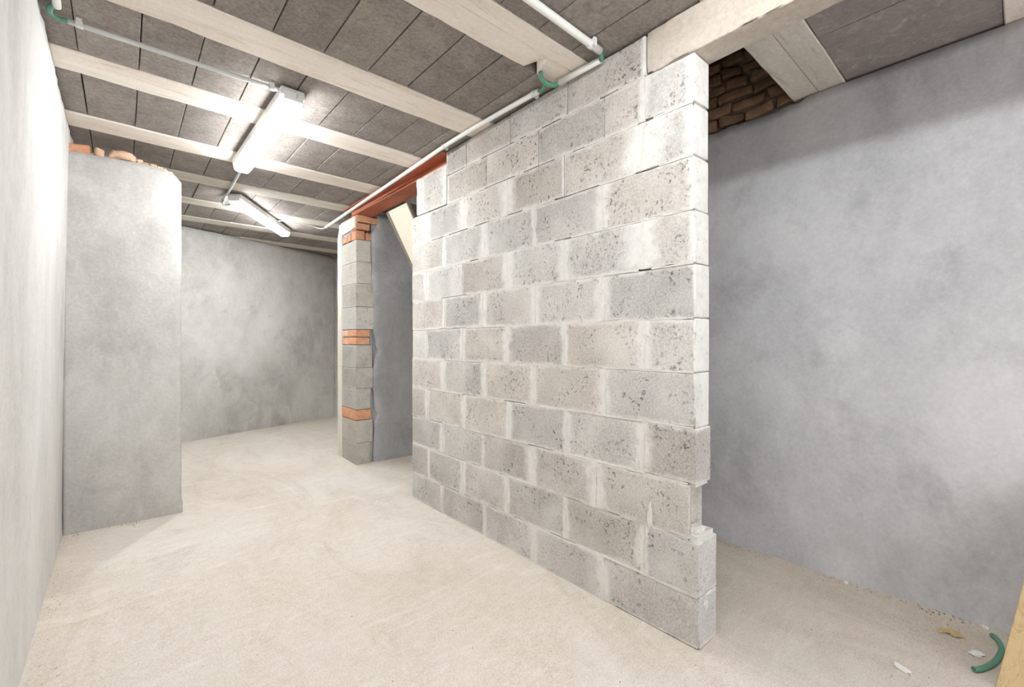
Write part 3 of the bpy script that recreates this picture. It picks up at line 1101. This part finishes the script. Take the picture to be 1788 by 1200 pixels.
o = link('cable', sweep('cable', [(1.590, 4.742, 2.366), (1.592, 4.84, 2.372), (1.575, 4.95, 2.395), (1.52, 5.00, 2.420), (1.42, 5.02, 2.436), (1.30, 5.05, 2.440), (1.222, 5.072, 2.432)], .0045, 8, .02), M['pvc_grey'])
tag(o, 'thin grey cable running from the long wall conduit to the slanted far lamp', 'cable')

# ------------------------------------------------------------------ things on the floor at the right
hz_ = .009
hs = [(2.262, .112, hz_ + .003), (2.288, .096, hz_), (2.330, .078, hz_), (2.378, .064, hz_), (2.433, .055, hz_), (2.485, .050, hz_), (2.530, .053, hz_), (2.569, .063, hz_), (2.592, .078, hz_ - .001)]
o = link('hose_offcut', sweep('hose_offcut', hs, .0088, 14, .0015, (.006, .0010), True), M['flex'])
tag(o, 'curved green hose offcut lying on the floor beside the yellow plywood sheet', 'hose')

# plywood sheet leaning on the right wall
E0, E1 = Vector((2.218, .058, .004)), Vector((2.640, -.075, .664))
wdir = Vector((-.10, -1, 0)).normalized()
ed = (E1 - E0)
nn = ed.cross(wdir).normalized()
if nn.x > 0:
    nn = -nn
vs = []
for s in (0, 1):
    for w in (0, .7):
        for t in (0, -.016):
            vs.append(E0 + ed * s + wdir * w + nn * t)
me = mesh('plywood_sheet', vs, [(0, 1, 3, 2), (4, 6, 7, 5), (0, 4, 5, 1), (2, 3, 7, 6), (0, 2, 6, 4), (1, 5, 7, 3)])
bm = bmesh.new()
bm.from_mesh(me)
bmesh.ops.bevel(bm, geom=bm.edges[:], offset=.0015, segments=1, affect='EDGES')
bm.to_mesh(me)
bm.free()
tag(link('plywood_sheet', me, M['yellow_wood']), 'yellow plywood sheet leaning against the right wall', 'board')

rng = random.Random(14)
vs, fs = [], []
for i in range(12):
    x, y = 2.497 + rng.uniform(-.018, .018), .182 + rng.uniform(-.035, .035)
    a = 1.9 + rng.uniform(-.5, .5)
    L, w = rng.uniform(.025, .06), .0022
    b = len(vs)
    cx, sx = math.cos(a), math.sin(a)
    for s, z in ((-1, .004), (0, .008), (1, .004)):
        for q in (-1, 1):
            for h in (0, .002):
                vs.append((x + cx * s * L / 2 - sx * q * w, y + sx * s * L / 2 + cx * q * w, z + h + i * .0004))
    for seg in (0, 4):
        fs += [[b + seg + k for k in q] for q in ((0, 2, 6, 4), (1, 5, 7, 3), (0, 4, 5, 1), (2, 3, 7, 6))]
    fs += [[b, b + 1, b + 3, b + 2], [b + 8, b + 10, b + 11, b + 9]]
o = link('straw_wisp', mesh('straw_wisp', vs, fs), M['straw'])
tag(o, 'wisp of yellow straw on the floor of the side passage', 'straw')
for nm, x, y, sz, lb in (('plaster_crumb', 2.097, .281, (.05, .028, .003), 'white plaster smear on the passage floor left of the green hose'), ('plaster_crumb', 2.405, .112, (.045, .03, .006), 'white plaster crumb inside the curve of the green hose'), ('plaster_crumb', 2.655, .100, (.025, .016, .010), 'white plaster crumb at the foot of the right wall by the plywood'), ('plaster_crumb', 2.640, .560, (.020, .014, .010), 'small white crumb among the grit along the right wall')):
    o = link(nm, rock(nm, sz, x * 7, 3, .5), M['flake'], None, (x, y, floor_z(x, y) + .002), (0, 0, x * 5))
    tag(o, lb, 'crumb')

# loose grit: too fine to count
rng = random.Random(2)
vs, fs = [], []


def grain(x, y, s):
    b = len(vs)
    zf = floor_z(x, y) + mn.noise(Vector((x * 1.7, y * 1.7, 0))) * .004
    a = rng.random() * 6.3
    pts = [(1, 0, 0), (-.4, .7, 0), (-.5, -.6, 0), (.1, .1, .75)]
    for (px_, py_, pz_) in pts:
        k = s * rng.uniform(.6, 1.3)
        vs.append((x + (px_ * math.cos(a) - py_ * math.sin(a)) * k, y + (px_ * math.sin(a) + py_ * math.cos(a)) * k, zf - .001 + pz_ * k))
    fs.extend([[b, b + 1, b + 3], [b + 1, b + 2, b + 3], [b + 2, b, b + 3], [b, b + 2, b + 1]])


for i in range(900):
    x, y = rng.uniform(-.2, 2.6), rng.uniform(.3, 4.5)
    if 1.60 < x < 1.82 and y > .78:
        continue
    grain(x, y, rng.uniform(.0014, .0030) if rng.random() < .9 else rng.uniform(.003, .0055))
for i in range(420):
    y = rng.uniform(0, 1.6)
    grain(XR - abs(rng.gauss(0, .035)) - .012, y, rng.uniform(.0015, .006) * (1.7 if .15 < y < .32 else 1))
for i in range(160):
    grain(-.245 + abs(rng.gauss(0, .03)), rng.uniform(1.4, 3.7), rng.uniform(.0015, .005))
for i in range(120):
    grain(rng.uniform(-.22, .1), 3.72 - abs(rng.gauss(0, .025)), rng.uniform(.0015, .006))
for i in range(160):
    grain(XW - abs(rng.gauss(0, .04)), rng.uniform(.75, 3.1), rng.uniform(.0015, .004))
for i in range(120):
    grain(rng.uniform(1.85, 2.6), rng.uniform(.1, .9), rng.uniform(.002, .005))
o = link('loose_grit', mesh('loose_grit', vs, fs), M['chip'], fl)
tag(o, None, None, None, 'stuff')
